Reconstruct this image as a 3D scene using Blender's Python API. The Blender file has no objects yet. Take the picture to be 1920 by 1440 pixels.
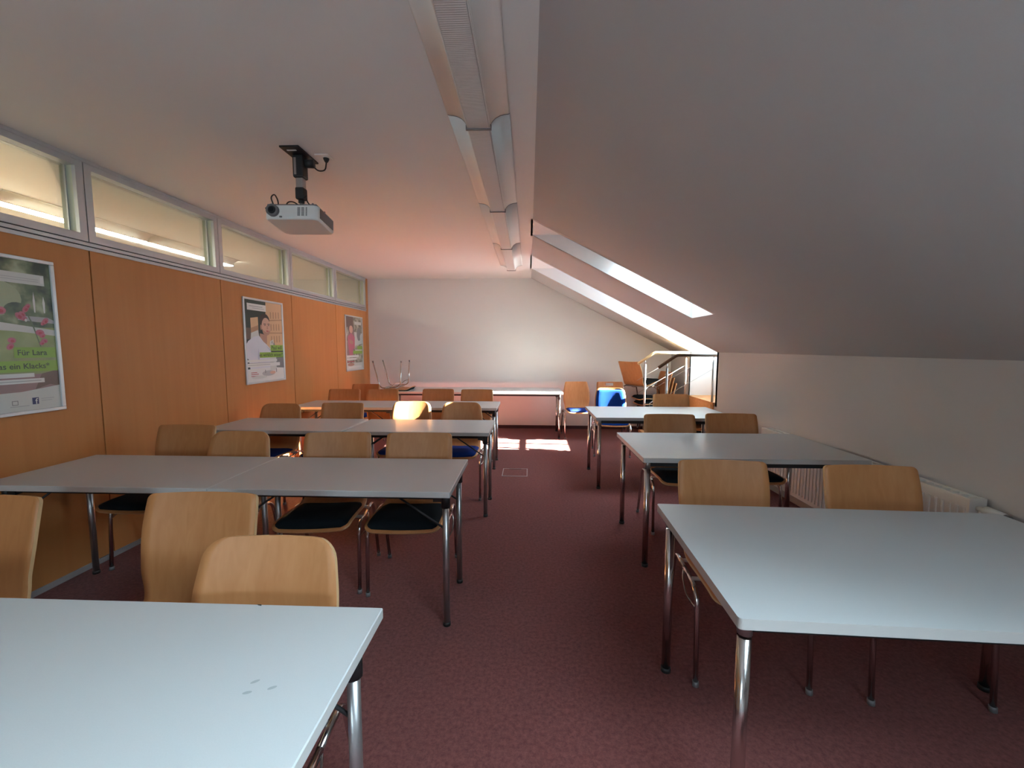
import bpy, bmesh, math, random
from mathutils import Vector, Matrix

random.seed(7)
SC = bpy.context.scene
COL = SC.collection
PI = math.pi

# ------------------------------------------------------------------ camera
F_PX, PITCH, YAW, CAM_H, ROLL = 788.56, .0873, .0404, 1.433, .0016
cam_d = bpy.data.cameras.new('camera')
cam_d.sensor_fit = 'HORIZONTAL'
cam_d.sensor_width = 36.0
cam_d.lens = F_PX / 1920 * 36.0
cam_d.clip_start = .02
cam = bpy.data.objects.new('camera', cam_d)
COL.objects.link(cam)
fwd = Vector((-math.sin(YAW) * math.cos(PITCH), math.cos(YAW) * math.cos(PITCH), -math.sin(PITCH)))
rgt = Vector((math.cos(YAW), math.sin(YAW), 0))
upv = rgt.cross(fwd)
r2 = rgt * math.cos(ROLL) + upv * math.sin(ROLL)
u2 = -rgt * math.sin(ROLL) + upv * math.cos(ROLL)
cam.matrix_world = Matrix(((r2.x, u2.x, -fwd.x, 0), (r2.y, u2.y, -fwd.y, 0), (r2.z, u2.z, -fwd.z, CAM_H), (0, 0, 0, 1)))
SC.camera = cam

# ------------------------------------------------------------------ sky, sun, exposure
world = bpy.data.worlds.new('sky')
SC.world = world
world.use_nodes = True
bg = world.node_tree.nodes['Background']
bg.inputs[0].default_value = (.66, .85, 1.0, 1)
bg.inputs[1].default_value = 9.0

sun_d = bpy.data.lights.new('sun', 'SUN')
sun_d.energy = 80.0
sun_d.angle = .009
sun_d.color = (1.0, .92, .80)
sun = bpy.data.objects.new('sun', sun_d)
COL.objects.link(sun)
SUN_DIR = Vector((-1, .05, -.5)).normalized()
sun.rotation_euler = SUN_DIR.to_track_quat('-Z', 'Y').to_euler()
sun.location = (8, 4, 6)

def portal(loc, normal, sx, sy):
    """daylight sampling aid in a window opening (adds no light of its own)"""
    l = bpy.data.lights.new('window_portal', 'AREA')
    l.shape = 'RECTANGLE'
    l.size, l.size_y = sx, sy
    l.cycles.is_portal = True
    o = bpy.data.objects.new('window_portal', l)
    COL.objects.link(o)
    o.location = loc
    o.rotation_euler = Vector(normal).to_track_quat('-Z', 'Y').to_euler()

SC.view_settings.view_transform = 'Standard'
SC.view_settings.look = 'None'
SC.view_settings.gamma = 1
SC.view_settings.use_curve_mapping = False
SC.view_settings.exposure = 2.0
SC.cycles.use_denoising = True
SC.cycles.max_bounces = 14
SC.cycles.diffuse_bounces = 7
SC.cycles.glossy_bounces = 4
SC.cycles.transparent_max_bounces = 12
SC.cycles.caustics_reflective = False
SC.cycles.caustics_refractive = False
SC.cycles.sample_clamp_indirect = 8

# ------------------------------------------------------------------ room measures
XL = -2.834           # face of the panelled partition
XK = 2.45             # knee wall
YB = 7.377            # back wall
YF = -2.6             # wall behind the camera
ZC = 2.617            # flat ceiling
XR = .03              # where the slope starts
ZK = 1.37             # top of the knee wall
SM = (ZK - ZC) / (XK - XR)
MOD = 1.154
SEAM0 = 2.660
TZ = .74

def zs(x):
    return ZC + SM * (x - XR)

# ------------------------------------------------------------------ materials
MATS = {}

def nt(name):
    m = bpy.data.materials.new(name)
    m.use_nodes = True
    n = m.node_tree.nodes
    return m, n, m.node_tree.links, n['Principled BSDF']

def plain(name, col, rough=.6, metal=0.0, noise=0.0, nscale=30.0, bump=0.0, bscale=200.0, spec=None, coat=0.0, sheen=0.0):
    if name in MATS:
        return MATS[name]
    m, n, l, p = nt(name)
    p.inputs['Base Color'].default_value = (*col, 1)
    p.inputs['Roughness'].default_value = rough
    p.inputs['Metallic'].default_value = metal
    if spec is not None:
        p.inputs['Specular IOR Level'].default_value = spec
    if coat:
        p.inputs['Coat Weight'].default_value = coat
        p.inputs['Coat Roughness'].default_value = .25
    if sheen:
        p.inputs['Sheen Weight'].default_value = sheen
    tc = n.new('ShaderNodeTexCoord')
    if noise:
        t = n.new('ShaderNodeTexNoise')
        t.inputs['Scale'].default_value = nscale
        t.inputs['Detail'].default_value = 6
        l.new(tc.outputs['Object'], t.inputs['Vector'])
        r = n.new('ShaderNodeMapRange')
        r.inputs['From Min'].default_value = .3
        r.inputs['From Max'].default_value = .7
        r.inputs['To Min'].default_value = 1 - noise
        r.inputs['To Max'].default_value = 1 + noise
        l.new(t.outputs['Fac'], r.inputs['Value'])
        x = n.new('ShaderNodeVectorMath')
        x.operation = 'SCALE'
        x.inputs[0].default_value = col
        l.new(r.outputs['Result'], x.inputs['Scale'])
        l.new(x.outputs[0], p.inputs['Base Color'])
    if bump:
        t2 = n.new('ShaderNodeTexNoise')
        t2.inputs['Scale'].default_value = bscale
        t2.inputs['Detail'].default_value = 4
        l.new(tc.outputs['Object'], t2.inputs['Vector'])
        b = n.new('ShaderNodeBump')
        b.inputs['Strength'].default_value = bump
        b.inputs['Distance'].default_value = .01
        l.new(t2.outputs['Fac'], b.inputs['Height'])
        l.new(b.outputs[0], p.inputs['Normal'])
    MATS[name] = m
    return m

def wood(name, c1, c2, scale=(30, 30, 1.6), rough=.42, vary=.12, coat=.0):
    m, n, l, p = nt(name)
    tc = n.new('ShaderNodeTexCoord')
    oi = n.new('ShaderNodeObjectInfo')
    add = n.new('ShaderNodeVectorMath')
    add.operation = 'ADD'
    sc = n.new('ShaderNodeVectorMath')
    sc.operation = 'SCALE'
    sc.inputs[0].default_value = (7, 13, 5)
    l.new(oi.outputs['Random'], sc.inputs['Scale'])
    l.new(tc.outputs['Object'], add.inputs[0])
    l.new(sc.outputs[0], add.inputs[1])
    mp = n.new('ShaderNodeMapping')
    mp.inputs['Scale'].default_value = scale
    l.new(add.outputs[0], mp.inputs['Vector'])
    t = n.new('ShaderNodeTexNoise')
    t.inputs['Scale'].default_value = 1.0
    t.inputs['Detail'].default_value = 7
    t.inputs['Distortion'].default_value = .6
    l.new(mp.outputs[0], t.inputs['Vector'])
    r = n.new('ShaderNodeValToRGB')
    r.color_ramp.elements[0].position = .3
    r.color_ramp.elements[0].color = (*c1, 1)
    r.color_ramp.elements[1].position = .7
    r.color_ramp.elements[1].color = (*c2, 1)
    l.new(t.outputs['Fac'], r.inputs['Fac'])
    h = n.new('ShaderNodeHueSaturation')
    mr = n.new('ShaderNodeMapRange')
    mr.inputs['To Min'].default_value = 1 - vary
    mr.inputs['To Max'].default_value = 1 + vary
    l.new(oi.outputs['Random'], mr.inputs['Value'])
    l.new(mr.outputs['Result'], h.inputs['Value'])
    l.new(r.outputs['Color'], h.inputs['Color'])
    l.new(h.outputs['Color'], p.inputs['Base Color'])
    p.inputs['Roughness'].default_value = rough
    p.inputs['Specular IOR Level'].default_value = .35
    MATS[name] = m
    return m

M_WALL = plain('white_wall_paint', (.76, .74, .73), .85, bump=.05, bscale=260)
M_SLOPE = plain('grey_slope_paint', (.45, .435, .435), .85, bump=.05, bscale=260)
M_CEIL = plain('white_ceiling_paint', (.78, .76, .74), .85, bump=.05, bscale=260)
M_ALU = plain('grey_aluminium', (.50, .50, .51), .42, .55)
M_GAP = plain('dark_rubber_joint', (.012, .010, .010), .8)
M_PANEL = wood('orange_beech_veneer', (.50, .200, .062), (.54, .225, .072), (18, 18, .8), .45, .04)
M_BEECH = wood('beech_plywood', (.43, .178, .064), (.49, .218, .084), (34, 34, 2.2), .45, .07)
M_BEECH_R = wood('reddish_beech_plywood', (.44, .16, .055), (.50, .20, .075), (26, 26, 1.8), .45, .05)
M_PLYEDGE = plain('pale_plywood_edge', (.60, .38, .19), .5)
M_OAK = wood('orange_oiled_wood', (.50, .22, .08), (.62, .31, .13), (2, 30, 30), .45, .05)
M_CHROME = plain('chrome', (.58, .56, .55), .18, 1.0)
M_STEEL = plain('brushed_grey_steel', (.42, .41, .41), .34, .9)
M_BLACK = plain('black_plastic', (.012, .012, .013), .5)
M_FRAME = plain('dark_table_frame', (.014, .013, .014), .55)
M_TOP = plain('pale_grey_laminate', (.52, .53, .53), .38, noise=.02, nscale=400)
M_TOPEDGE = plain('grey_table_edge', (.50, .48, .46), .45)
M_TOPW = plain('white_laminate', (.70, .71, .70), .38)
M_NAVY = plain('navy_seat_fabric', (.010, .030, .17), .9, bump=.2, bscale=900, spec=.1)
M_BLUE = plain('bright_blue_fabric', (.006, .045, .26), .9, bump=.2, bscale=900, spec=.08)
M_DARK = plain('black_seat_fabric', (.008, .011, .014), .9, bump=.2, bscale=900, spec=.15)
M_WHITE = plain('white_plastic', (.72, .72, .70), .4)
M_GREYPL = plain('grey_plastic', (.16, .15, .155), .45)
M_RAD = plain('white_radiator_enamel', (.74, .72, .69), .35)
M_LAMPW = plain('white_lamp_metal', (.80, .79, .76), .45)
M_BASE = plain('dark_red_skirting', (.050, .016, .018), .8)

def carpet_mat():
    m, n, l, p = nt('dark_red_carpet')
    tc = n.new('ShaderNodeTexCoord')
    t = n.new('ShaderNodeTexNoise')
    t.inputs['Scale'].default_value = 55
    t.inputs['Detail'].default_value = 8
    t.inputs['Roughness'].default_value = .75
    l.new(tc.outputs['Object'], t.inputs['Vector'])
    t3 = n.new('ShaderNodeTexNoise')
    t3.inputs['Scale'].default_value = 1.1
    t3.inputs['Detail'].default_value = 3
    l.new(tc.outputs['Object'], t3.inputs['Vector'])
    r = n.new('ShaderNodeValToRGB')
    r.color_ramp.elements[0].position = .32
    r.color_ramp.elements[0].color = (.100, .024, .024, 1)
    r.color_ramp.elements[1].position = .70
    r.color_ramp.elements[1].color = (.235, .076, .068, 1)
    l.new(t.outputs['Fac'], r.inputs['Fac'])
    mr = n.new('ShaderNodeMapRange')
    mr.inputs['To Min'].default_value = .86
    mr.inputs['To Max'].default_value = 1.14
    l.new(t3.outputs['Fac'], mr.inputs['Value'])
    x = n.new('ShaderNodeVectorMath')
    x.operation = 'SCALE'
    l.new(r.outputs['Color'], x.inputs[0])
    l.new(mr.outputs['Result'], x.inputs['Scale'])
    l.new(x.outputs[0], p.inputs['Base Color'])
    p.inputs['Roughness'].default_value = .95
    p.inputs['Sheen Weight'].default_value = .08
    p.inputs['Specular IOR Level'].default_value = .2
    t2 = n.new('ShaderNodeTexNoise')
    t2.inputs['Scale'].default_value = 320
    l.new(tc.outputs['Object'], t2.inputs['Vector'])
    b = n.new('ShaderNodeBump')
    b.inputs['Strength'].default_value = .6
    b.inputs['Distance'].default_value = .006
    l.new(t2.outputs['Fac'], b.inputs['Height'])
    l.new(b.outputs[0], p.inputs['Normal'])
    return m
M_CARPET = carpet_mat()

def glass_mat(name='clear_glass', tint=(.96, .98, .97), k=.06):
    m = bpy.data.materials.new(name)
    m.use_nodes = True
    n, l = m.node_tree.nodes, m.node_tree.links
    n.remove(n['Principled BSDF'])
    tr = n.new('ShaderNodeBsdfTransparent')
    tr.inputs[0].default_value = (*tint, 1)
    gl = n.new('ShaderNodeBsdfGlossy')
    gl.inputs['Roughness'].default_value = .03
    mx = n.new('ShaderNodeMixShader')
    fr = n.new('ShaderNodeFresnel')
    fr.inputs['IOR'].default_value = 1.45
    mu = n.new('ShaderNodeMath')
    mu.operation = 'MULTIPLY'
    mu.inputs[1].default_value = .7
    l.new(fr.outputs[0], mu.inputs[0])
    l.new(mu.outputs[0], mx.inputs['Fac'])
    l.new(tr.outputs[0], mx.inputs[1])
    l.new(gl.outputs[0], mx.inputs[2])
    l.new(mx.outputs[0], n['Material Output'].inputs['Surface'])
    return m
M_GLASS = glass_mat()

def emit_mat(name, col, strength):
    m, n, l, p = nt(name)
    p.inputs['Base Color'].default_value = (*col, 1)
    p.inputs['Emission Color'].default_value = (*col, 1)
    p.inputs['Emission Strength'].default_value = strength
    return m
M_TUBE = emit_mat('lit_yellow_tube_cover', (1.0, .985, .78), 31)

def diffuser_mat():
    m, n, l, p = nt('grey_prismatic_diffuser')
    p.inputs['Base Color'].default_value = (.66, .62, .60, 1)
    p.inputs['Roughness'].default_value = .28
    tc = n.new('ShaderNodeTexCoord')
    w = n.new('ShaderNodeTexWave')
    w.bands_direction = 'Y'
    w.inputs['Scale'].default_value = 32
    l.new(tc.outputs['Object'], w.inputs['Vector'])
    b = n.new('ShaderNodeBump')
    b.inputs['Strength'].default_value = .5
    b.inputs['Distance'].default_value = .004
    l.new(w.outputs['Fac'], b.inputs['Height'])
    l.new(b.outputs[0], p.inputs['Normal'])
    return m
M_DIFF = diffuser_mat()

# ------------------------------------------------------------------ mesh helpers
def finish(name, bm, mats, parent=None, smooth=False, loc=None):
    me = bpy.data.meshes.new(name)
    bmesh.ops.recalc_face_normals(bm, faces=bm.faces[:])
    bm.to_mesh(me)
    bm.free()
    for m in (mats if isinstance(mats, (list, tuple)) else [mats]):
        me.materials.append(m)
    if smooth:
        for p in me.polygons:
            p.use_smooth = True
    o = bpy.data.objects.new(name, me)
    COL.objects.link(o)
    if parent:
        o.parent = parent
    if loc:
        o.location = loc
    return o

def box(bm, x0, x1, y0, y1, z0, z1, mat=0, bevel=0.0):
    v = [bm.verts.new(c) for c in ((x0, y0, z0), (x1, y0, z0), (x1, y1, z0), (x0, y1, z0), (x0, y0, z1), (x1, y0, z1), (x1, y1, z1), (x0, y1, z1))]
    fs = [bm.faces.new([v[i] for i in q]) for q in ((3, 2, 1, 0), (4, 5, 6, 7), (0, 1, 5, 4), (1, 2, 6, 5), (2, 3, 7, 6), (3, 0, 4, 7))]
    for f in fs:
        f.material_index = mat
    if bevel:
        ed = list({e for f in fs for e in f.edges})
        bmesh.ops.bevel(bm, geom=ed, offset=bevel, segments=2, affect='EDGES', profile=.5)
    return fs

def quad(bm, *pts, mat=0):
    f = bm.faces.new([bm.verts.new(p) for p in pts])
    f.material_index = mat
    return f

def boxo(name, dims, mat, parent=None, bevel=0.0, smooth=False):
    bm = bmesh.new()
    box(bm, *dims, bevel=bevel)
    return finish(name, bm, mat, parent, smooth)

def prism(bm, pts, y0, y1, mat=0):
    """polygon in XZ extruded along Y"""
    a = [bm.verts.new((x, y0, z)) for x, z in pts]
    b = [bm.verts.new((x, y1, z)) for x, z in pts]
    k = len(pts)
    fs = [bm.faces.new(a), bm.faces.new(b[::-1])]
    for i in range(k):
        fs.append(bm.faces.new((a[i], a[(i + 1) % k], b[(i + 1) % k], b[i])))
    for f in fs:
        f.material_index = mat

def fillet(pts, r, n=5):
    pts = [Vector(p) for p in pts]
    out = [pts[0]]
    for i in range(1, len(pts) - 1):
        a, b, c = pts[i - 1], pts[i], pts[i + 1]
        d1, d2 = (a - b), (c - b)
        rr = min(r, d1.length * .48, d2.length * .48)
        p, q = b + d1.normalized() * rr, b + d2.normalized() * rr
        for k in range(n + 1):
            t = k / n
            out.append(p * (1 - t) ** 2 + b * 2 * t * (1 - t) + q * t * t)
    out.append(pts[-1])
    return out

def tube(bm, pts, r, n=10, mat=0):
    pts = [Vector(p) for p in pts]
    k = len(pts)
    tang = []
    for i in range(k):
        t = (pts[min(i + 1, k - 1)] - pts[max(i - 1, 0)])
        tang.append(t.normalized())
    ref = Vector((0, 0, 1)) if abs(tang[0].z) < .9 else Vector((1, 0, 0))
    u = tang[0].cross(ref).normalized()
    rings = []
    for i in range(k):
        u = (u - tang[i] * u.dot(tang[i])).normalized()
        w = tang[i].cross(u)
        rr = r[i] if isinstance(r, (list, tuple)) else r
        rings.append([bm.verts.new(pts[i] + (u * math.cos(2 * PI * j / n) + w * math.sin(2 * PI * j / n)) * rr) for j in range(n)])
    for i in range(k - 1):
        for j in range(n):
            f = bm.faces.new((rings[i][j], rings[i][(j + 1) % n], rings[i + 1][(j + 1) % n], rings[i + 1][j]))
            f.smooth = True
            f.material_index = mat
    for rg in (rings[0][::-1], rings[-1]):
        f = bm.faces.new(rg)
        f.material_index = mat

def tubeo(name, pts, r, mat, parent=None, n=10):
    bm = bmesh.new()
    tube(bm, pts, r, n)
    return finish(name, bm, mat, parent)

def empty(name, loc=(0, 0, 0), rz=0.0):
    o = bpy.data.objects.new(name, None)
    COL.objects.link(o)
    o.location = loc
    o.rotation_euler = (0, 0, rz)
    o.empty_display_size = .1
    return o

def tag(o, label=None, cat=None, group=None, kind=None):
    if label:
        o['label'] = label
    if cat:
        o['category'] = cat
    if group:
        o['group'] = group
    if kind:
        o['kind'] = kind
    return o

def struct(name, bm, mats, label, parent=None):
    o = finish(name, bm, mats, parent)
    return tag(o, label, None, None, 'structure')

def copy_tree(o, parent=None):
    c = o.copy()
    COL.objects.link(c)
    c.parent = parent
    for ch in list(o.children):
        copy_tree(ch, c)
    return c

# ================================================================== ROOM SHELL
ROOF_T = .30                         # depth from the sloped ceiling to the roof skin
DORM_X = 2.95                        # outer plane of the terrace door
O1 = (4.06, 4.58, 1.725)             # skylight shaft: y0, y1, x of the vertical sill lining
O3 = (-1.60, .25, 1.725)  # added shaft out of view, brings daylight onto the near desks
O2 = (5.60, 6.48)                    # terrace door dormer
LAND_Z = .71

# floor
bm = bmesh.new()
box(bm, XL, XK + .02, YF, YB, -.12, 0)
struct('floor', bm, M_CARPET, 'dark red speckled carpet floor of the attic classroom')

# back wall follows the roof line
bm = bmesh.new()
prism(bm, [(XL - .2, 0), (XK + .1, 0), (XK + .1, ZK), (XR, ZC + .02), (XL - .2, ZC + .02)], YB, YB + .15)
struct('wall_back', bm, M_WALL, 'white gable wall at the far end under the sloping roof')
boxo('baseboard_back', (XL + .01, XK - .01, YB - .012, YB - .0005, 0, .055), M_BASE)
tag(bpy.data.objects['baseboard_back'], 'dark red skirting strip along the foot of the gable wall', None, None, 'structure')

# wall behind the camera
FW = (-1.95, -1.20, 1.20, 1.95)
bm = bmesh.new()
prism(bm, [(XL - .2, 0), (FW[0], 0), (FW[0], ZC + .02), (XL - .2, ZC + .02)], YF - .15, YF)
prism(bm, [(FW[1], 0), (XK + .1, 0), (XK + .1, ZK), (XR, ZC + .02), (FW[1], ZC + .02)], YF - .15, YF)
prism(bm, [(FW[0], 0), (FW[1], 0), (FW[1], FW[2]), (FW[0], FW[2])], YF - .15, YF)
prism(bm, [(FW[0], FW[3]), (FW[1], FW[3]), (FW[1], ZC + .02), (FW[0], ZC + .02)], YF - .15, YF)
struct('wall_front', bm, M_WALL, 'white wall behind the camera with a small added window')

# ceiling
bm = bmesh.new()
box(bm, XL - .12, XR, YF - .15, YB + .15, ZC, ZC + .12)
struct('ceiling', bm, M_CEIL, 'flat white ceiling above the desks')

# sloped ceiling, a slab with openings for shafts and dormer
def slope_piece(bm, y0, y1, xa, xb):
    za, zb = zs(xa), zs(xb)
    prism(bm, [(xa, za), (xb, zb), (xb, zb + .06), (xa, za + .06)], y0, y1)
bm = bmesh.new()
cuts = sorted([(O3[0], O3[1], O3[2]), (O1[0], O1[1], O1[2]), (O2[0], O2[1], None)])
y = YF - .15
for (a, b, sill) in cuts:
    slope_piece(bm, y, a - .002, XR, XK + .12)
    if sill:
        slope_piece(bm, a - .002, b + .002, sill + .002, XK + .12)
    y = b + .002
slope_piece(bm, y, YB + .15, XR, XK + .12)
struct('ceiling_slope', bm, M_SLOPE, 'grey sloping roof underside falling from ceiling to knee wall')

# knee wall with the doorway opening
bm = bmesh.new()
box(bm, XK, XK + .12, YF - .15, O2[0] - .002, 0, zs(XK) + .03)
box(bm, XK, XK + .12, O2[1] + .002, YB + .15, 0, zs(XK) + .03)
box(bm, XK, XK + .12, O2[0], O2[1], 0, LAND_Z - .04)
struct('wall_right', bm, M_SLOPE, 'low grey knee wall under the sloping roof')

# skylight shafts (linings) and roof windows
def roof_z(x):
    return zs(x) + ROOF_T
def shaft(name, o, wname, label, wlabel, sun_stop=None):
    y0, y1, xs = o
    xt = XR + ROOF_T / -SM           # where the horizontal head lining meets the roof skin
    bm = bmesh.new()
    side = [(XR, ZC), (xs, zs(xs)), (xs, roof_z(xs)), (xt, ZC + .0005)]
    t = .04
    prism(bm, side, y0 - t, y0)
    prism(bm, side, y1, y1 + t)
    box(bm, XR - .02, xt + .02, y0 - t, y1 + t, ZC, ZC + t)
    box(bm, xs, xs + t, y0 - t, y1 + t, zs(xs), roof_z(xs) + .02)
    struct(name, bm, M_WALL, label)
    w = empty(wname, (0, 0, 0))
    tag(w, wlabel, None, None, 'structure')
    fx0, fx1 = xt - .02, xs + .04
    fw = .085
    def bar(xa, xb, ya, yb):
        b2 = bmesh.new()
        prism(b2, [(xa, roof_z(xa) - .03), (xb, roof_z(xb) - .03), (xb, roof_z(xb) + .04), (xa, roof_z(xa) + .04)], ya, yb)
        finish('window_frame', b2, M_WHITE, w)
    bar(fx0, fx0 + fw, y0 - t, y1 + t)
    bar(fx1 - fw, fx1, y0 - t, y1 + t)
    bar(fx0 + fw, fx1 - fw, y0 - t, y0 + .02)
    bar(fx0 + fw, fx1 - fw, y1 - .02, y1 + t)
    b2 = bmesh.new()
    xa, xb = fx0 + fw, fx1 - fw
    prism(b2, [(xa, roof_z(xa)), (xb, roof_z(xb)), (xb, roof_z(xb) + .008), (xa, roof_z(xa) + .008)], y0 + .02, y1 - .02)
    finish('pane', b2, M_GLASS, w)
    if sun_stop:  # added sheet under the glass, cuts the upper part of the sun beam
        b2 = bmesh.new()
        prism(b2, [(xa, roof_z(xa) - .022), (sun_stop, roof_z(sun_stop) - .022), (sun_stop, roof_z(sun_stop) - .018), (xa, roof_z(xa) - .018)], y0 + .001, y1 - .001)
        finish('sun_stop_sheet', b2, M_WHITE, w)
        b2 = bmesh.new()
        prism(b2, [(sun_stop, roof_z(sun_stop) - .03), (sun_stop + .02, roof_z(sun_stop + .02) - .03), (sun_stop + .02, roof_z(sun_stop + .02) - .012), (sun_stop, roof_z(sun_stop) - .012)], y0 + .001, y1 - .001)
        finish('sun_stop_bar', b2, M_ALU, w)
    xm = (xa + xb) / 2
    nrm = Vector((SM, 0, -1)).normalized()
    portal((xm, (y0 + y1) / 2, roof_z(xm) + .06), nrm, math.hypot(xb - xa, roof_z(xa) - roof_z(xb)), y1 - y0)
shaft('skylight_shaft', O1, 'window_6', 'white lining of the skylight shaft cut into the roof slope', 'roof window at the top of the skylight shaft over the desks', .98)
shaft('skylight_shaft', O3, 'window_7', 'white lining of an added, unseen skylight shaft beside the camera', 'added roof window, out of view, lighting the near desks')

# terrace door dormer
bm = bmesh.new()
t = .05
sidep = [(XR, ZC), (XK, zs(XK)), (XK, LAND_Z - .05), (DORM_X + .05, LAND_Z - .05), (DORM_X + .05, ZC + .02), (XR, ZC + .02)]
prism(bm, sidep, O2[0] - t, O2[0])
prism(bm, sidep, O2[1], O2[1] + t)
box(bm, XR - .02, DORM_X + .05, O2[0] - t, O2[1] + t, ZC, ZC + .05)
struct('dormer_lining', bm, M_WALL, 'white reveals and ceiling of the dormer above the terrace door')
bm = bmesh.new()
box(bm, XK - .03, DORM_X + .05, O2[0] + .001, O2[1] - .001, LAND_Z - .03, LAND_Z)
landing = struct('floor_landing', bm, M_OAK, 'wooden landing floor in front of the terrace door')

door = empty('door_1', (DORM_X, (O2[0] + O2[1]) / 2, LAND_Z))
tag(door, 'glazed white terrace door at the top of the short stair', None, None, 'structure')
dw = (O2[1] - O2[0]) / 2 - .002
dz1 = ZC - LAND_Z
ZG0, ZGR, ZG1 = 1.175 - LAND_Z, 1.50 - LAND_Z, dz1 - .10
def dbox(n, y0, y1, z0, z1, m=M_WHITE, th=.03):
    return boxo(n, (-th, th, y0, y1, z0, z1), m, door)
dbox('door_stile', -dw, -dw + .05, 0, dz1)
dbox('door_stile', dw - .05, dw, 0, dz1)
dbox('door_panel', -dw + .05, dw - .05, 0, ZG0)
dbox('door_rail', -dw + .05, dw - .05, ZGR, ZGR + .04)
dbox('door_rail', -dw + .05, dw - .05, ZG1, dz1)
dbox('glazing_bar', -.030, .022, ZG0, ZGR, th=.012)
dbox('glazing_bar', -.030, .022, ZGR + .04, ZG1, th=.012)
dbox('pane', -dw + .05, dw - .05, ZG0, ZGR, M_GLASS, .004)
dbox('pane', -dw + .05, dw - .05, ZGR + .04, ZG1, M_GLASS, .004)
portal((DORM_X + .08, (O2[0] + O2[1]) / 2, (1.175 + ZC - .1) / 2), (-1, 0, 0), dw * 2 - .1, ZC - .1 - 1.175)

# added unseen house: keeps the sun off the roof window beside the camera
nh = empty('sun_block_house', (8.0, -2.0, -6.0))
tag(nh, 'added unseen pale house outside, blocking sun from the roof window beside the camera', None, None, 'structure')
M_REND = plain('pale_render', (.50, .48, .44), .9)
boxo('facade', (0, 5, -3.0, 2.3, 0, 12.0), M_REND, nh)
bm = bmesh.new()
prism(bm, [(-.3, 12.0), (5.3, 12.0), (2.5, 14.0)], -3.2, 2.5)
finish('roof', bm, plain('roof_tiles', (.25, .09, .05), .8), nh)

# small window added out of view to light the room from the front
w = empty('window_8', ((FW[0] + FW[1]) / 2, YF - .07, FW[2]))
tag(w, 'small added window in the wall behind the camera, lighting the room', None, None, 'structure')
hw_, hh_ = (FW[1] - FW[0]) / 2, FW[3] - FW[2]
for (a, b, c, d) in ((-hw_, hw_, 0, .05), (-hw_, hw_, hh_ - .05, hh_), (-hw_, -hw_ + .05, .05, hh_ - .05), (hw_ - .05, hw_, .05, hh_ - .05)):
    boxo('window_frame', (a, b, -.03, .03, c, d), M_WHITE, w)
boxo('pane', (-hw_ + .05, hw_ - .05, -.004, .004, .05, hh_ - .05), M_GLASS, w)
portal(((FW[0] + FW[1]) / 2, YF - .17, (FW[2] + FW[3]) / 2), (0, 1, 0), hw_ * 2, hh_)

# ------------------------------------------------------------------ panelled partition with clerestory
PT = .10                             # partition thickness
wl = empty('wall_left', (XL, 0, 0))
tag(wl, 'orange wood panelled partition along the desks', None, None, 'structure')
NB = 4
seams = [SEAM0 + i * MOD for i in range(-NB - 1, 5)]
Z_P0, Z_P1, Z_W0 = .035, 2.047, 2.150
for i in range(len(seams) - 1):
    a, b = max(seams[i], YF), seams[i + 1]
    boxo('panel', (-PT, 0, a + .004, b - .004, Z_P0, Z_P1), M_PANEL, wl, bevel=.0015)
boxo('panel', (-PT, 0, seams[-1] + .004, YB - .001, Z_P0, ZC - .001), M_PANEL, wl)
boxo('joint_backing', (-PT + .01, -.012, YF, YB, .03, Z_P1), M_GAP, wl)
boxo('baseboard_left', (XL - PT, XL + .006, YF, YB - .013, 0, .035), M_ALU)
tag(bpy.data.objects['baseboard_left'], 'slim aluminium rail at the foot of the panelled partition', None, None, 'structure')
r = empty('trim_1', (XL, 0, Z_P1))
tag(r, 'stepped aluminium rail between wood panels and clerestory windows', None, None, 'structure')
boxo('rail', (-PT, .004, YF, seams[-1], 0, .022), M_ALU, r)
boxo('rail', (-PT, -.004, YF, seams[-1], .022, .028), M_GAP, r)
boxo('rail', (-PT, .010, YF, seams[-1], .028, .048), M_ALU, r)
boxo('rail', (-PT, -.006, YF, seams[-1], .048, .056), M_GAP, r)
boxo('trim_2', (XL - PT, XL + .010, YF, seams[-1], ZC - .022, ZC - .0005), M_ALU)
tag(bpy.data.objects['trim_2'], 'aluminium rail between clerestory windows and ceiling', None, None, 'structure')
M_JAMB = plain('cream_window_jamb', (.55, .55, .42), .5)
wn = 0
order = list(range(len(seams) - 1))
numbers = {5: 1, 6: 2, 7: 3, 8: 4}
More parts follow.
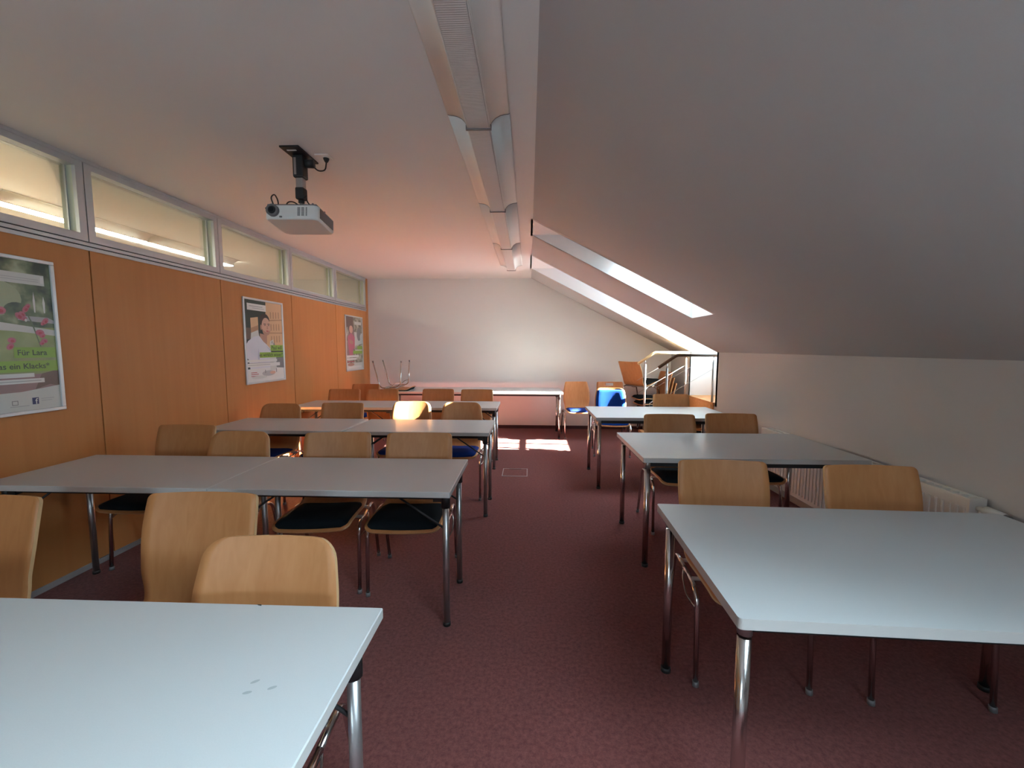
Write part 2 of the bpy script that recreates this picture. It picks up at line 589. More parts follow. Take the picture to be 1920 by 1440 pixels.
for i in order:
    a, b = max(seams[i], YF + .01), seams[i + 1]
    num = {len(seams) - 2 - k: k + 1 for k in range(5)}.get(i, 20 + i)
    ww = empty('window_%d' % num, (XL, (a + b) / 2, Z_P1 + .056))
    which = {1: 'beside the far gable wall', 2: 'second from the far gable wall', 3: 'above the framed poster of the man in white',
             4: 'above the plain panel between two posters', 5: 'above the poster with pink flowers'}.get(num, 'out of view beside the camera %d' % i)
    tag(ww, 'aluminium framed clerestory window ' + which, None, None, 'structure')
    h2 = (b - a) / 2 - .003
    H = ZC - .022 - (Z_P1 + .056)
    fw = .045
    boxo('window_frame', (-PT, .004, -h2, h2, 0, fw), M_ALU, ww)
    boxo('window_frame', (-PT, .004, -h2, h2, H - fw * .8, H), M_ALU, ww)
    boxo('window_frame', (-.02, .004, -h2, -h2 + fw, fw, H - fw * .8), M_ALU, ww)
    boxo('window_frame', (-.02, .004, h2 - fw, h2, fw, H - fw * .8), M_ALU, ww)
    boxo('window_jamb', (-PT, -.02, -h2, -h2 + fw, fw, H - fw * .8), M_JAMB, ww)
    boxo('window_jamb', (-PT, -.02, h2 - fw, h2, fw, H - fw * .8), M_JAMB, ww)
    boxo('glazing_bead', (-.066, -.056, h2 - fw - .008, h2 - fw, fw, H - fw * .8), M_ALU, ww)
    boxo('pane', (-.063, -.059, -h2 + fw, h2 - fw, fw, H - fw * .8), M_GLASS, ww)
bm = bmesh.new()
for i in range(len(seams)):
    if seams[i] > YF:
        box(bm, XL - PT + .01, XL - .008, seams[i] - .003, seams[i] + .003, Z_P1 + .05, ZC - .02)
struct('trim_3', bm, M_GAP, 'dark joints between the clerestory window frames')

# neighbouring room seen through the clerestory
NX = -6.2
bm = bmesh.new()
box(bm, NX, XL - PT, YF - .15, YB + .15, ZC, ZC + .1)
struct('ceiling_beyond', bm, M_CEIL, 'cream ceiling of the neighbouring room behind the clerestory')
bm = bmesh.new()
box(bm, NX - .1, NX, YF - .15, YB + .15, -.1, ZC + .1)
box(bm, NX, XL - PT, YB + .001, YB + .15, -.1, ZC)
box(bm, NX, XL - PT, YF - .15, YF, -.1, ZC)
struct('wall_beyond', bm, M_WALL, 'pale walls of the neighbouring room behind the clerestory')
bm = bmesh.new()
box(bm, NX, XL - PT, YF, YB, -.1, 0)
struct('floor_beyond', bm, plain('pale_linoleum', (.55, .53, .45), .6), 'pale floor of the neighbouring room')

# ================================================================== CEILING LUMINAIRES
def make_lamp(lit=False, L=1.315):
    root = empty('ceiling_lamp')
    # housing
    boxo('housing', (-.055, .055, 0, L, -.045, 0), M_LAMPW, root)
    for s in (-1, 1):
        prof = [(.158, -.006), (.150, -.010), (.130, -.012), (.108, -.017), (.088, -.027), (.072, -.042), (.062, -.058), (.057, -.066)]
        bm = bmesh.new()
        n = len(prof)
        for y0, y1 in ((.002, L - .002),):
            a = [bm.verts.new((s * x, y0, z)) for x, z in prof]
            b = [bm.verts.new((s * x, y1, z)) for x, z in prof]
            a2 = [bm.verts.new((s * (x - .002), y0, z + .004)) for x, z in prof]
            b2 = [bm.verts.new((s * (x - .002), y1, z + .004)) for x, z in prof]
            for i in range(n - 1):
                bm.faces.new((a[i], a[i + 1], b[i + 1], b[i])).smooth = True
                bm.faces.new((a2[i], b2[i], b2[i + 1], a2[i + 1]))
                bm.faces.new((a[i], a2[i], a2[i + 1], a[i + 1]))
                bm.faces.new((b[i], b[i + 1], b2[i + 1], b2[i]))
            bm.faces.new((a[0], b[0], b2[0], a2[0]))
            bm.faces.new((a[-1], a2[-1], b2[-1], b[-1]))
        finish('wing_reflector', bm, M_LAMPW, root)
        bm = bmesh.new()
        for i in range(n - 1):
            (x0, z0), (x1, z1) = prof[i], prof[i + 1]
            quad(bm, (s * x0, L - .0015, z0 - .002), (s * x1, L - .0015, z1 - .002), (s * x1, L - .0015, 0), (s * x0, L - .0015, 0))
        finish('end_plate', bm, M_GREYPL, root)
    bm = bmesh.new()
    prism(bm, [(-.057, -.066), (-.052, -.078), (.052, -.078), (.057, -.066), (.057, -.046), (-.057, -.046)], .003, L - .003)
    finish('diffuser', bm, M_TUBE if lit else M_DIFF, root)
    for s in (-1, 1):
        bm = bmesh.new()
        box(bm, s * .0575 - .002, s * .0575 + .002, .003, L - .003, -.072, -.064)
        finish('diffuser_edge', bm, M_LAMPW, root)
    bm = bmesh.new()
    box(bm, -.063, .063, L - .008, L + .006, -.084, -.079)
    box(bm, -.065, -.060, L - .008, L + .006, -.084, -.060)
    box(bm, .060, .065, L - .008, L + .006, -.084, -.060)
    finish('joint_clip', bm, M_GREYPL, root)
    return root
lamp0 = make_lamp()
lys = [.920, 2.235, 3.558, 4.880, -.395]
lbl = ['wing shaped white ceiling lamp overhead, nearest of the visible row', 'second wing shaped white ceiling lamp in the row, beside the projector',
       'third wing shaped white ceiling lamp in the row', 'last wing shaped white ceiling lamp in the row, nearest the gable wall', 'wing shaped white ceiling lamp directly above the camera']
for i, yy in enumerate(lys):
    o = lamp0 if i == 0 else copy_tree(lamp0)
    o.location = (-.262, yy, ZC - .0005)
    tag(o, lbl[i], 'ceiling lamp', 'unlit ceiling lamps in one line')
lampn = make_lamp(True, 1.31)
nys = [1.82, 3.13, 4.44]
nl = ['lit yellow lamp seen through the clerestory above the flower poster', 'lit yellow lamp in the middle of the neighbouring row, low in the clerestory',
      'lit yellow lamp seen through the clerestory above the plain panel, ending in the next pane']
for i, yy in enumerate(nys):
    o = lampn if i == 0 else copy_tree(lampn)
    o.location = (-4.13, yy, ZC - .0005)
    tag(o, nl[i], 'ceiling lamp', 'lit lamps in the neighbouring room')

# ================================================================== TABLES
def make_table(L, D, legr, inset, mats, brace=True, corner=.0, brk=None):
    """origin at the floor under the near left corner, long side along +X"""
    root = empty('table')
    top_t = .030
    bm = bmesh.new()
    if corner:
        pts = []
        for cx, cy, a0 in ((L - corner, corner, -PI / 2), (L - corner, D - corner, 0), (corner, D - corner, PI / 2), (corner, corner, PI)):
            for k in range(6):
                a = a0 + PI / 2 * k / 5
                pts.append((cx + corner * math.cos(a), cy + corner * math.sin(a)))
        lo = [bm.verts.new((x, y, TZ - top_t)) for x, y in pts]
        hi = [bm.verts.new((x, y, TZ)) for x, y in pts]
        bm.faces.new(lo[::-1])
        bm.faces.new(hi)
        for i in range(len(pts)):
            f = bm.faces.new((lo[i], lo[(i + 1) % len(pts)], hi[(i + 1) % len(pts)], hi[i]))
            f.material_index = 1
    else:
        fs = box(bm, 0, L, 0, D, TZ - top_t, TZ)
        for f in fs[2:]:
            f.material_index = 1
        bmesh.ops.bevel(bm, geom=bm.edges[:], offset=.0025, segments=1, affect='EDGES')
    finish('tabletop', bm, [mats[0], mats[1]], root)
    ax, ay = inset
    z1, z0 = TZ - top_t, TZ - top_t - .038
    w = .012
    boxo('apron_rail', (ax, L - ax, ay - w, ay + w, z0, z1), M_FRAME, root)
    boxo('apron_rail', (ax, L - ax, D - ay - w, D - ay + w, z0, z1), M_FRAME, root)
    boxo('apron_rail', (ax - w, ax + w, ay + w, D - ay - w, z0, z1), M_FRAME, root)
    boxo('apron_rail', (L - ax - w, L - ax + w, ay + w, D - ay - w, z0, z1), M_FRAME, root)
    for sx, x in ((1, ax), (-1, L - ax)):
        for sy, yy in ((1, ay), (-1, D - ay)):
            lg = tubeo('leg', [(x, yy, .012), (x, yy, z0 - .02)], legr, mats[2], root, 14)
            tubeo('foot', [(x, yy, 0), (x, yy, .02)], legr + .003, M_BLACK, lg, 12)
            bm = bmesh.new()
            tube(bm, [(x, yy, z0 - (.012 if brk else .045)), (x, yy, z1 - .001)], legr + (.001 if brk else .006), 12)
            if not brk:
              box(bm, min(x, x + sx * .06), max(x, x + sx * .06), yy - .016, yy + .016, z0 - .012, z1 - .001)
            finish('bracket', bm, brk or M_BLACK, lg)
            if brace:
                tubeo('brace', [(x, yy, z0 - .16), (x + sx * .24, yy, z0 + .004)], .0055, M_FRAME, lg, 6)
    return root
tl0 = make_table(1.2, .6, .0165, (.042, .10), (M_TOP, M_TOPEDGE, M_STEEL))
tr0 = make_table(1.4, .8, .0185, (.045, .062), (M_TOP, M_TOPEDGE, M_CHROME), brace=False, corner=.012, brk=M_STEEL)
tb0 = make_table(1.4, .8, .0175, (.05, .10), (M_TOPW, M_TOPEDGE, M_CHROME), brace=False)
def place(proto, used, x, y, rz, label, group):
    o = proto if proto not in used else copy_tree(proto)
    used.append(proto)
    o.location = (x, y, 0)
    o.rotation_euler = (0, 0, rz)
    tag(o, label, 'table', group)
    return o
used = []
GL, GR = 'desks in the rows along the panelled partition', 'desks in the rows along the knee wall'
r1t = place(tl0, used, -1.586, .452, 0, 'pale grey desk at the bottom left corner, its end beside the aisle', GL)
place(tl0, used, -2.789, .452, 0, 'pale grey desk beside the partition, left of the front desk', GL)
place(tl0, used, -1.5755, 1.946, 0, 'pale grey desk in the second row with its end at the aisle', GL)
place(tl0, used, -2.778, 1.946, 0, 'pale grey desk in the second row against the wood partition', GL)
place(tl0, used, -1.521, 3.356, 0, 'pale grey desk in the third row at the aisle, mirroring a sunlit chair', GL)
place(tl0, used, -2.750, 3.366, 0, 'pale grey desk in the third row against the wood partition', GL)
place(tl0, used, -1.565, 4.745, 0, 'pale grey desk in the fourth row with its end at the aisle', GL)
place(tl0, used, -2.768, 4.735, 0, 'pale grey desk in the fourth row against the wood partition', GL)
place(tr0, used, .542, 1.045, -.037, 'large pale desk at the lower right with a clear corner towards the aisle', GR)
place(tr0, used, .722, 2.625, .004, 'pale desk in the middle row beside the radiator', GR)
place(tr0, used, .668, 4.150, .006, 'pale desk in the far row in front of the handrails', GR)
place(tb0, used, .560, -.555, 0, 'added white desk beside the camera, unseen, bouncing skylight upwards', GR)  # this and the next two desks are added unseen to bounce light up
place(tl0, used, -1.590, -1.00, 0, 'added pale desk just behind the camera, unseen, bouncing light upwards', GL)
place(tl0, used, -2.792, -1.00, 0, 'added pale desk by the partition behind the camera, unseen, bouncing light', GL)
place(tb0, used, -.875, 6.44, 0, 'white table along the gable wall with a chrome leg at its free end', 'white tables along the gable wall')
place(tb0, used, -2.278, 6.44, 0, 'white table along the gable wall carrying the upturned chair', 'white tables along the gable wall')

# worn spots on the nearest desk
M_SMUDGE = plain('grey_scuff', (.35, .37, .38), .45)
for (x, y, a_) in ((1.021, .342, .6), (1.066, .328, .5), (1.023, .314, .3)):
    bm = bmesh.new()
    n_ = 12
    bm.faces.new([bm.verts.new((x + .009 * math.cos(2 * PI * k / n_) * math.cos(a_) - .004 * math.sin(2 * PI * k / n_) * math.sin(a_),
                                y + .009 * math.cos(2 * PI * k / n_) * math.sin(a_) + .004 * math.sin(2 * PI * k / n_) * math.cos(a_), TZ + .0004)) for k in range(n_)])
    finish('scuff', bm, M_SMUDGE, r1t)
bm = bmesh.new()
bm.faces.new([bm.verts.new(c) for c in ((.855, .5985, TZ + .0005), (.868, .5985, TZ + .0005), (.872, .592, TZ + .0005), (.862, .594, TZ + .0005))])
finish('edge_chip', bm, M_BLACK, r1t)

# ================================================================== CHAIRS
def catmull(ctrl, per=5):
    out = []
    k = len(ctrl)
    for i in range(k - 1):
        p0, p1, p2, p3 = ctrl[max(i - 1, 0)], ctrl[i], ctrl[i + 1], ctrl[min(i + 2, k - 1)]
        for j in range(per):
            t = j / per
            out.append(tuple(.5 * (2 * b + (c - a) * t + (2 * a - 5 * b + 4 * c - d) * t * t + (-a + 3 * b - 3 * c + d) * t ** 3) for a, b, c, d in zip(p0, p1, p2, p3)))
    out.append(tuple(ctrl[-1]))
    return out

PROFILE = [(-.335, .424), (-.318, .438), (-.27, .450), (-.15, .449), (-.02, .440), (.05, .442), (.098, .462), (.120, .505), (.136, .570), (.160, .700), (.180, .790), (.202, .872)]
HW = {'square': [.205, .207, .210, .211, .209, .203, .196, .196, .203, .213, .213, .208],
      'round': [.203, .206, .210, .211, .209, .203, .196, .198, .207, .210, .200, .186],
      'taper': [.203, .206, .210, .211, .209, .203, .196, .200, .214, .212, .197, .178],
      'low': [.205, .207, .210, .211, .209, .203, .196, .196, .200, .206, .206, .204]}
RAD = {'square': .020, 'round': .055, 'taper': .018, 'low': .045}
NU = 14

def shell_rows(kind, height=1.0):
    ctrl = []
    for (yy, z), w_ in zip(PROFILE, HW[kind]):
        if z > .5 and height != 1.0:
            z = .5 + (z - .5) * height
        ctrl.append((yy, z, w_))
    pts = catmull(ctrl, 5)
    # arc length
    s = [0.0]
    for a, b in zip(pts, pts[1:]):
        s.append(s[-1] + math.hypot(b[0] - a[0], b[1] - a[1]))
    T = s[-1]
    def at(q):
        q = min(max(q, 0), T)
        for i in range(len(s) - 1):
            if s[i + 1] >= q:
                t_ = (q - s[i]) / max(s[i + 1] - s[i], 1e-9)
                return tuple(pts[i][k] * (1 - t_) + pts[i + 1][k] * t_ for k in range(3))
        return pts[-1]
    rt, rf = RAD[kind], .045
    qs = [rf * (1 - math.cos(PI / 2 * k / 5)) for k in range(6)]
    m = 34
    qs += [rf + (T - rf - rt) * k / m for k in range(1, m)]
    qs += [T - rt + rt * math.sin(PI / 2 * k / 6) for k in range(7)]
    rows = []
    for q in qs:
        yy, z, w_ = at(q)
        if q < rf:
            w_ = w_ - rf + math.sqrt(max(rf * rf - (rf - q) ** 2, 0))
        d = T - q
        if d < rt:
            w_ = w_ - rt + math.sqrt(max(rt * rt - (rt - d) ** 2, 0))
        rows.append((yy, z, w_))
    return rows

def curve_off(x, z):
    """sideways dish of back and seat"""
    b = min(max((z - .47) / .12, 0), 1)
    k = (x / .21) ** 2
    return (-.026 * k * b, .010 * k * (1 - b))

def thick_grid(P, th, holes=(), mats=None):
    """P[v][u] of Vectors -> closed shell of thickness th behind the surface"""
    nv, nu = len(P), len(P[0])
    N = []
    for v in range(nv):
        row = []
        for u in range(nu):
            a = P[min(v + 1, nv - 1)][u] - P[max(v - 1, 0)][u]
            b = P[v][min(u + 1, nu - 1)] - P[v][max(u - 1, 0)]
            nn = b.cross(a)
            row.append(nn.normalized() if nn.length > 1e-9 else Vector((0, 0, 1)))
        N.append(row)
    bm = bmesh.new()
    A = [[bm.verts.new(P[v][u]) for u in range(nu)] for v in range(nv)]
    B = [[bm.verts.new(P[v][u] - N[v][u] * th) for u in range(nu)] for v in range(nv)]
    cell = lambda v, u: 0 <= v < nv - 1 and 0 <= u < nu - 1 and (v, u) not in holes
    for v in range(nv - 1):
        for u in range(nu - 1):
            if not cell(v, u):
                continue
            bm.faces.new((A[v][u], A[v][u + 1], A[v + 1][u + 1], A[v + 1][u])).smooth = True
            bm.faces.new((B[v][u], B[v + 1][u], B[v + 1][u + 1], B[v][u + 1])).smooth = True
            for (dv, du, i, j) in ((-1, 0, (v, u), (v, u + 1)), (1, 0, (v + 1, u + 1), (v + 1, u)), (0, -1, (v + 1, u), (v, u)), (0, 1, (v, u + 1), (v + 1, u + 1))):
                if not cell(v + dv, u + du):
                    f = bm.faces.new((A[i[0]][i[1]], B[i[0]][i[1]], B[j[0]][j[1]], A[j[0]][j[1]]))
                    f.material_index = 1
    return bm

def make_chair(kind='square', seat=M_NAVY, back=None, slot=False, woodm=M_BEECH, height=1.0):
    root = empty('chair')
    rows = shell_rows(kind, height)
    P = []
    for (yy, z, w_) in rows:
        r_ = []
        for u in range(NU + 1):
            x = (u / NU * 2 - 1) * w_
            dy, dz = curve_off(x, z)
            r_.append(Vector((x, yy + dy, z + dz)))
        P.append(r_)
    holes = set()
    if slot:
        vs = [v for v in range(len(rows)) if .795 < rows[v][1] < .835]
        for v in vs:
            for u in range(NU // 2 - 2, NU // 2 + 2):
                holes.add((v, u))
    finish('seat_shell', thick_grid(P, .011, holes), [woodm, M_PLYEDGE], root)
    def pad(name, mat, y0z, y1z, inset, thick):
        sel = [r_ for r_ in rows if y0z(r_) and y1z(r_)]
        k = len(sel)
        bm = bmesh.new()
        top, bot = [], []
        for i, (yy, z, w_) in enumerate(sel):
            e = min(i, k - 1 - i) / (k - 1) * 2
            fe = min(1, e * 4) ** .5
            wi = (w_ - inset) * (.90 + .10 * fe)
            j0, j1 = max(i - 1, 0), min(i + 1, k - 1)
            d = Vector((0, sel[j1][0] - sel[j0][0], sel[j1][1] - sel[j0][1])).normalized()
            nn = Vector((0, -d.z, d.y))
            ta, tb = [], []
            for u in range(11):
                tt = u / 10 * 2 - 1
                x = tt * wi
                dy, dz = curve_off(x, z)
                base = Vector((x, yy + dy, z + dz))
                prof = (1 - abs(tt) ** 6) ** .5 * fe
                tb.append(bm.verts.new(base + nn * .0008))
                ta.append(bm.verts.new(base + nn * (.004 + thick * prof)))
            top.append(ta)
            bot.append(tb)
        for v in range(k - 1):
            for u in range(10):
                bm.faces.new((top[v][u], top[v][u + 1], top[v + 1][u + 1], top[v + 1][u])).smooth = True
                bm.faces.new((bot[v][u], bot[v + 1][u], bot[v + 1][u + 1], bot[v][u + 1]))
            bm.faces.new((top[v][0], top[v + 1][0], bot[v + 1][0], bot[v][0]))
            bm.faces.new((top[v][10], bot[v][10], bot[v + 1][10], top[v + 1][10]))
        for u in range(10):
            bm.faces.new((top[0][u], bot[0][u], bot[0][u + 1], top[0][u + 1]))
            bm.faces.new((top[-1][u], top[-1][u + 1], bot[-1][u + 1], bot[-1][u]))
        finish(name, bm, mat, root)
    pad('seat_pad', seat, lambda r_: r_[0] > -.325, lambda r_: r_[0] < .055 and r_[1] < .46, .014, .024)
    if back:
        pad('back_pad', back, lambda r_: r_[1] > .535, lambda r_: r_[1] < rows[-1][1] - .025, .012, .016)
    lx = .228
    for s in (-1, 1):
        f = fillet([(s * lx, -.222, .008), (s * lx, -.200, .405), (s * lx, -.03, .420)], .07, 6)
        lg = tubeo('leg', f, .0105, M_CHROME, root)
        tubeo('foot', [(s * lx, -.2225, 0), (s * lx, -.221, .022)], .0135, M_GREYPL, lg, 8)
        f = fillet([(s * lx, -.03, .420), (s * lx, .115, .432), (s * lx, .228, .008)], .07, 6)
        lg = tubeo('leg', f, .0105, M_CHROME, root)
        tubeo('foot', [(s * lx, .2285, 0), (s * lx, .224, .022)], .0135, M_GREYPL, lg, 8)
        f = fillet([(s * lx, -.207, .33), (s * (lx + .022), -.13, .345), (s * (lx + .022), -.07, .40), (s * lx, -.02, .418)], .03, 4)
        tubeo('link_hook', f, .0045, M_CHROME, root, 6)
    for yy, z in ((-.13, .425), (.04, .420)):
        tubeo('crossbar', [(-lx, yy, z), (lx, yy, z)], .009, M_STEEL, root, 8)
    return root

KINDS = {
    'sq_navy': make_chair('square', M_NAVY), 'sq_dark': make_chair('square', M_DARK),
    'rd_navy': make_chair('round', M_NAVY), 'tp_navy': make_chair('taper', M_NAVY),
    'blue': make_chair('round', M_BLUE, M_BLUE),
    'slot': make_chair('square', M_DARK, None, True, M_BEECH_R),
}
fresh = set(KINDS)
def chair(kind, cx, yb, rz, label, group, z=0.0):
    """cx, yb: where the middle of the backrest's top edge stands"""
    proto = KINDS[kind]
    o = proto if kind in fresh else copy_tree(proto)
    fresh.discard(kind)
    oy = .19
    o.location = (cx + oy * math.sin(rz), yb - oy * math.cos(rz), z)
    o.rotation_euler = (0, 0, rz)
    tag(o, label, 'chair', group)
    return o
G1, G2, G3, G4 = ['plywood chairs behind the %s desk row by the partition' % s for s in ('first', 'second', 'third', 'fourth')]
GK = 'plywood chairs behind the desks by the knee wall'
GX = 'spare chairs at the far end'
chair('sq_navy', -2.03, 1.46, .04, 'beech plywood chair cut off by the left picture edge', G1)
chair('sq_dark', -1.245, 1.53, .03, 'tall square backed beech chair standing behind the low rounded one', G1)
chair('rd_navy', -.757, 1.17, .03, 'round cornered beech chair with blue pad pushed up to the nearest left desk', G1)
chair('sq_dark', -2.45, 2.90, 0, 'beech chair in the second row, closest to the partition', G2)
chair('rd_navy', -1.91, 2.69, 0, 'low round cornered beech chair in the second row', G2)
chair('sq_dark', -1.253, 2.69, .11, 'square backed beech chair in the second row at the desk joint', G2)
chair('sq_dark', -.715, 2.70, .05, 'square backed beech chair in the second row beside the aisle', G2)
chair('rd_navy', -2.449, 4.05, 0, 'small looking round cornered beech chair in the third row by the partition', G3)
chair('sq_navy', -1.870, 4.14, .02, 'square backed beech chair in the third row left of the sunlit one', G3)
chair('rd_navy', -1.205, 4.27, 0, 'beech chair in the third row glaring in direct sun', G3)
chair('rd_navy', -.680, 4.235, 0, 'round cornered beech chair in the third row beside the aisle', G3)
chair('sq_navy', -2.455, 5.50, 0, 'beech chair in the fourth row nearest the wood partition', G4)
chair('sq_navy', -1.94, 5.50, 0, 'beech chair in the fourth row below the upturned chair', G4)
chair('sq_navy', -1.216, 5.59, 0, 'beech chair in the fourth row, third from the partition', G4)
chair('sq_navy', -.690, 5.56, 0, 'beech chair in the fourth row beside the aisle', G4)
chair('sq_dark', .962, 2.10, -.05, 'beech chair behind the large front desk, on its aisle side', GK)
chair('sq_dark', 1.625, 2.04, -.03, 'beech chair behind the large front desk, beside the radiator valve', GK)
chair('sq_dark', 1.184, 3.57, 0, 'dark beech chair behind the middle desk, on its aisle side', GK)
chair('sq_dark', 1.72, 3.63, -.03, 'dark beech chair behind the middle desk, nearer the radiator', GK)
chair('sq_dark', 1.706, 5.12, 0, 'beech chair behind the far desk in front of the handrails', GK)
chair('blue', 1.13, 5.87, -.09, 'blue upholstered chair in bright sunlight behind the far desk', GX)
chair('sq_navy', -2.47, 6.28, 0, 'reddish lit chair in the corner below the small poster', GX)
chair('tp_navy', .775, 6.93, .05, 'tapered beech chair with navy pad standing at the end of the white table', GX)
chair('slot', 1.32, 6.93, 0, 'reddish chair with a grip slot in its back, behind the blue chair', GX)
chair('slot', 2.30, 6.90, -1.42, 'lowest chair of the nested stack behind the far handrail', GX)
chair('slot', 2.275, 6.925, -1.42, 'middle chair of the nested stack behind the far handrail', GX, .085)
chair('slot', 2.25, 6.95, -1.42, 'topmost nested chair with a grip slot behind the far handrail', GX, .170)
upc = chair('sq_dark', 1.58, 6.80, 2.2, 'tilted chair perched on top of the nested stack by the stair', GX)
upc.rotation_euler = (Matrix.Rotation(2.2, 3, 'Z') @ Matrix.Rotation(-.20, 3, 'X')).to_euler()
upc.location = (1.58 + .359 * .808, 6.80 + .359 * .588, .393)
inv = copy_tree(KINDS['sq_dark'])
tag(inv, 'chair lying upside down on the white table with legs in the air', 'chair', GX)
inv.rotation_euler = (0, PI, PI / 2)
inv.location = (-2.215, 6.72, TZ + .478)

# ================================================================== STAIR, HANDRAILS
st = empty('stair', (0, 0, 0))
tag(st, 'short wooden stair up to the terrace door', 'stairs')
rise = LAND_Z / 4
for i in range(3):
    xa = 1.70 + i * .25
    boxo('tread', (xa - .02, 2.449, O2[0] + .03, O2[1] - .03, rise * (i + 1) - .03, rise * (i + 1)), M_OAK, st, bevel=.003)
    boxo('riser', (xa, xa + .02, O2[0] + .04, O2[1] - .04, rise * i, rise * (i + 1) - .03), M_OAK, st)
boxo('riser', (2.428, 2.446, O2[0] + .02, O2[1] - .02, rise * 3, LAND_Z - .031), M_OAK, st)

def handrail(y, xs0, xs1, dxz, label, woodm):
    root = empty('handrail', (xs0, y, 0))
    tag(root, label, 'handrail', 'handrails of the short stair')
    X0, Z0 = 0, 1.165 + dxz
    X1, Z1 = .238, 1.332 + dxz
    X2 = xs1 - xs0
    tubeo('rail', fillet([(X0, 0, Z0), (X1, 0, Z1), (X2, 0, Z1)], .03, 4), .021, woodm, root, 12)
    p1, p2 = .11, X2 - .05
    zt1 = Z0 + (Z1 - Z0) * (p1 / X1)
    for px, zb, zt in ((p1, rise, zt1), (p2, rise * 3, Z1)):
        p = tubeo('post', [(px, 0, zb), (px, 0, zt - .085)], .015, M_STEEL, root, 12)
        tubeo('post_pin', [(px, 0, zt - .088), (px, 0, zt - .012)], .006, M_CHROME, p, 8)
    for dz in (.17, .37):
        tubeo('brace_rod', [(p1 - .12, 0, zt1 - dz - .16), (p1, 0, zt1 - dz - .085), (p2, 0, Z1 - dz + .09 + .10)], .0030, M_STEEL, root, 8)
    return root
M_RAIL_LIT = wood('sunlit_handrail_wood', (.62, .45, .24), (.70, .54, .30), (3, 30, 30), .4, .03)  # sunlight on the far rail is put into this pale colour
M_RAIL_SHADE = wood('shaded_handrail_wood', (.085, .042, .022), (.12, .060, .032), (3, 30, 30), .4, .03)  # the near rail's silhouette is put into this dark colour
handrail(5.66, 1.72, 2.485, 0, 'wooden handrail coloured dark as in silhouette, on chrome posts, nearer side of the stair', M_RAIL_SHADE)
handrail(6.41, 1.64, 2.40, .02, 'wooden handrail coloured pale as in sunlight, on chrome posts, far side of the stair', M_RAIL_LIT)

# ================================================================== RADIATOR
rad = empty('radiator', (XK - .005, 2.27, 0))
tag(rad, 'white ribbed panel radiator on the knee wall', 'radiator')
RL, RZ0, RZ1 = 2.0, .12, .635
boxo('back_panel', (-.085, -.075, 0, RL, RZ0, RZ1 - .02), M_RAD, rad)
boxo('front_panel', (-.100, -.092, 0, RL, RZ0, RZ1 - .02), M_RAD, rad)
nr = 50
bm = bmesh.new()
box(bm, -.108, -.100, .012, RL / nr - .012, RZ0 + .035, RZ1 - .055, bevel=.003)
rib = finish('rib', bm, M_RAD, rad)
for i in range(1, nr):
    c = rib.copy()
    COL.objects.link(c)
    c.parent = rad
    c.location = (0, i * RL / nr, 0)
boxo('side_cover', (-.104, -.015, -.004, .012, RZ0, RZ1), M_RAD, rad)
boxo('side_cover', (-.104, -.015, RL - .012, RL + .004, RZ0, RZ1), M_RAD, rad)
boxo('top_rail', (-.104, -.085, .012, RL - .012, RZ1 - .02, RZ1), M_RAD, rad)
boxo('top_rail', (-.030, -.015, .012, RL - .012, RZ1 - .02, RZ1), M_RAD, rad)
for i in range(40):
    yy = .03 + i * (RL - .06) / 39
    boxo('grille_slat', (-.085, -.030, yy - .004, yy + .004, RZ1 - .016, RZ1 - .003), M_RAD, rad)
for yy in (.25, RL - .25):
    boxo('bracket', (-.075, .004, yy - .02, yy + .02, .25, .55), M_RAD, rad)
v = tubeo('thermostat_valve', [(-.060, -.004, .585), (-.060, -.035, .585), (-.060, -.045, .585), (-.060, -.13, .585), (-.060, -.135, .585)], [.012, .012, .026, .022, .016], M_WHITE, rad, 16)
tubeo('valve_tip', [(-.060, -.135, .585), (-.060, -.155, .585)], [.018, .017], M_GREYPL, v, 14)
tubeo('pipe', fillet([(-.060, -.02, .585), (-.060, -.02, .2), (.004, -.02, .16)], .03), .008, M_RAD, rad, 8)

# ================================================================== FLOOR BOX
fb = empty('floor_box', (-.155, 4.72, 0))
tag(fb, 'square floor socket hatch with a pale metal rim in the aisle', 'floor hatch')
for (a, b, c, d) in ((-.143, .143, -.146, -.138), (-.143, .143, .138, .146), (-.143, -.135, -.138, .138), (.135, .143, -.138, .138)):
    boxo('rim', (a, b, c, d, 0, .004), M_ALU, fb)
boxo('lid', (-.135, .135, -.138, .138, 0, .0025), M_CARPET, fb)
boxo('grip_flap', (-.07, .07, .122, .137, .0025, .005), M_BLACK, fb)

# ================================================================== PROJECTOR
pj = empty('projector', (-1.455, 2.70, 2.19), .04)
pj.rotation_euler = (-.11, 0, .05)
tag(pj, 'white ceiling projector with a dark lens facing the camera', 'projector')
PW, PD, PH = .160, .125, .098
bm = bmesh.new()
pts = []
for cx, cy, a0 in ((PW - .03, -PD + .02, -PI / 2), (PW - .03, PD - .02, 0), (-PW + .03, PD - .02, PI / 2), (-PW + .03, -PD + .02, PI)):
    for k in range(5):
        a = a0 + PI / 2 * k / 4
        pts.append((cx + .03 * math.cos(a), cy + .02 * math.sin(a)))
def bulge(p, s):
    x, y = p
    return (x * s, (y - .012 * (1 - (x / PW) ** 2) * (1 if y < 0 else 0)) * s)
levels = [(0, .955), (.006, .985), (.016, 1.0), (.080, 1.0), (.086, .99)]
rings = [[bm.verts.new((*bulge(p, s), z)) for p in pts] for z, s in levels]
k = len(pts)
for i in range(len(levels) - 1):
    for j in range(k):
        bm.faces.new((rings[i][j], rings[i][(j + 1) % k], rings[i + 1][(j + 1) % k], rings[i + 1][j])).smooth = i < 2
bm.faces.new(rings[0][::-1])
bm.faces.new(rings[-1])
finish('body', bm, M_WHITE, pj)
boxo('top_cover', (-PW + .01, PW - .01, -PD + .005, PD - .005, .086, PH), M_GREYPL, pj, bevel=.004)
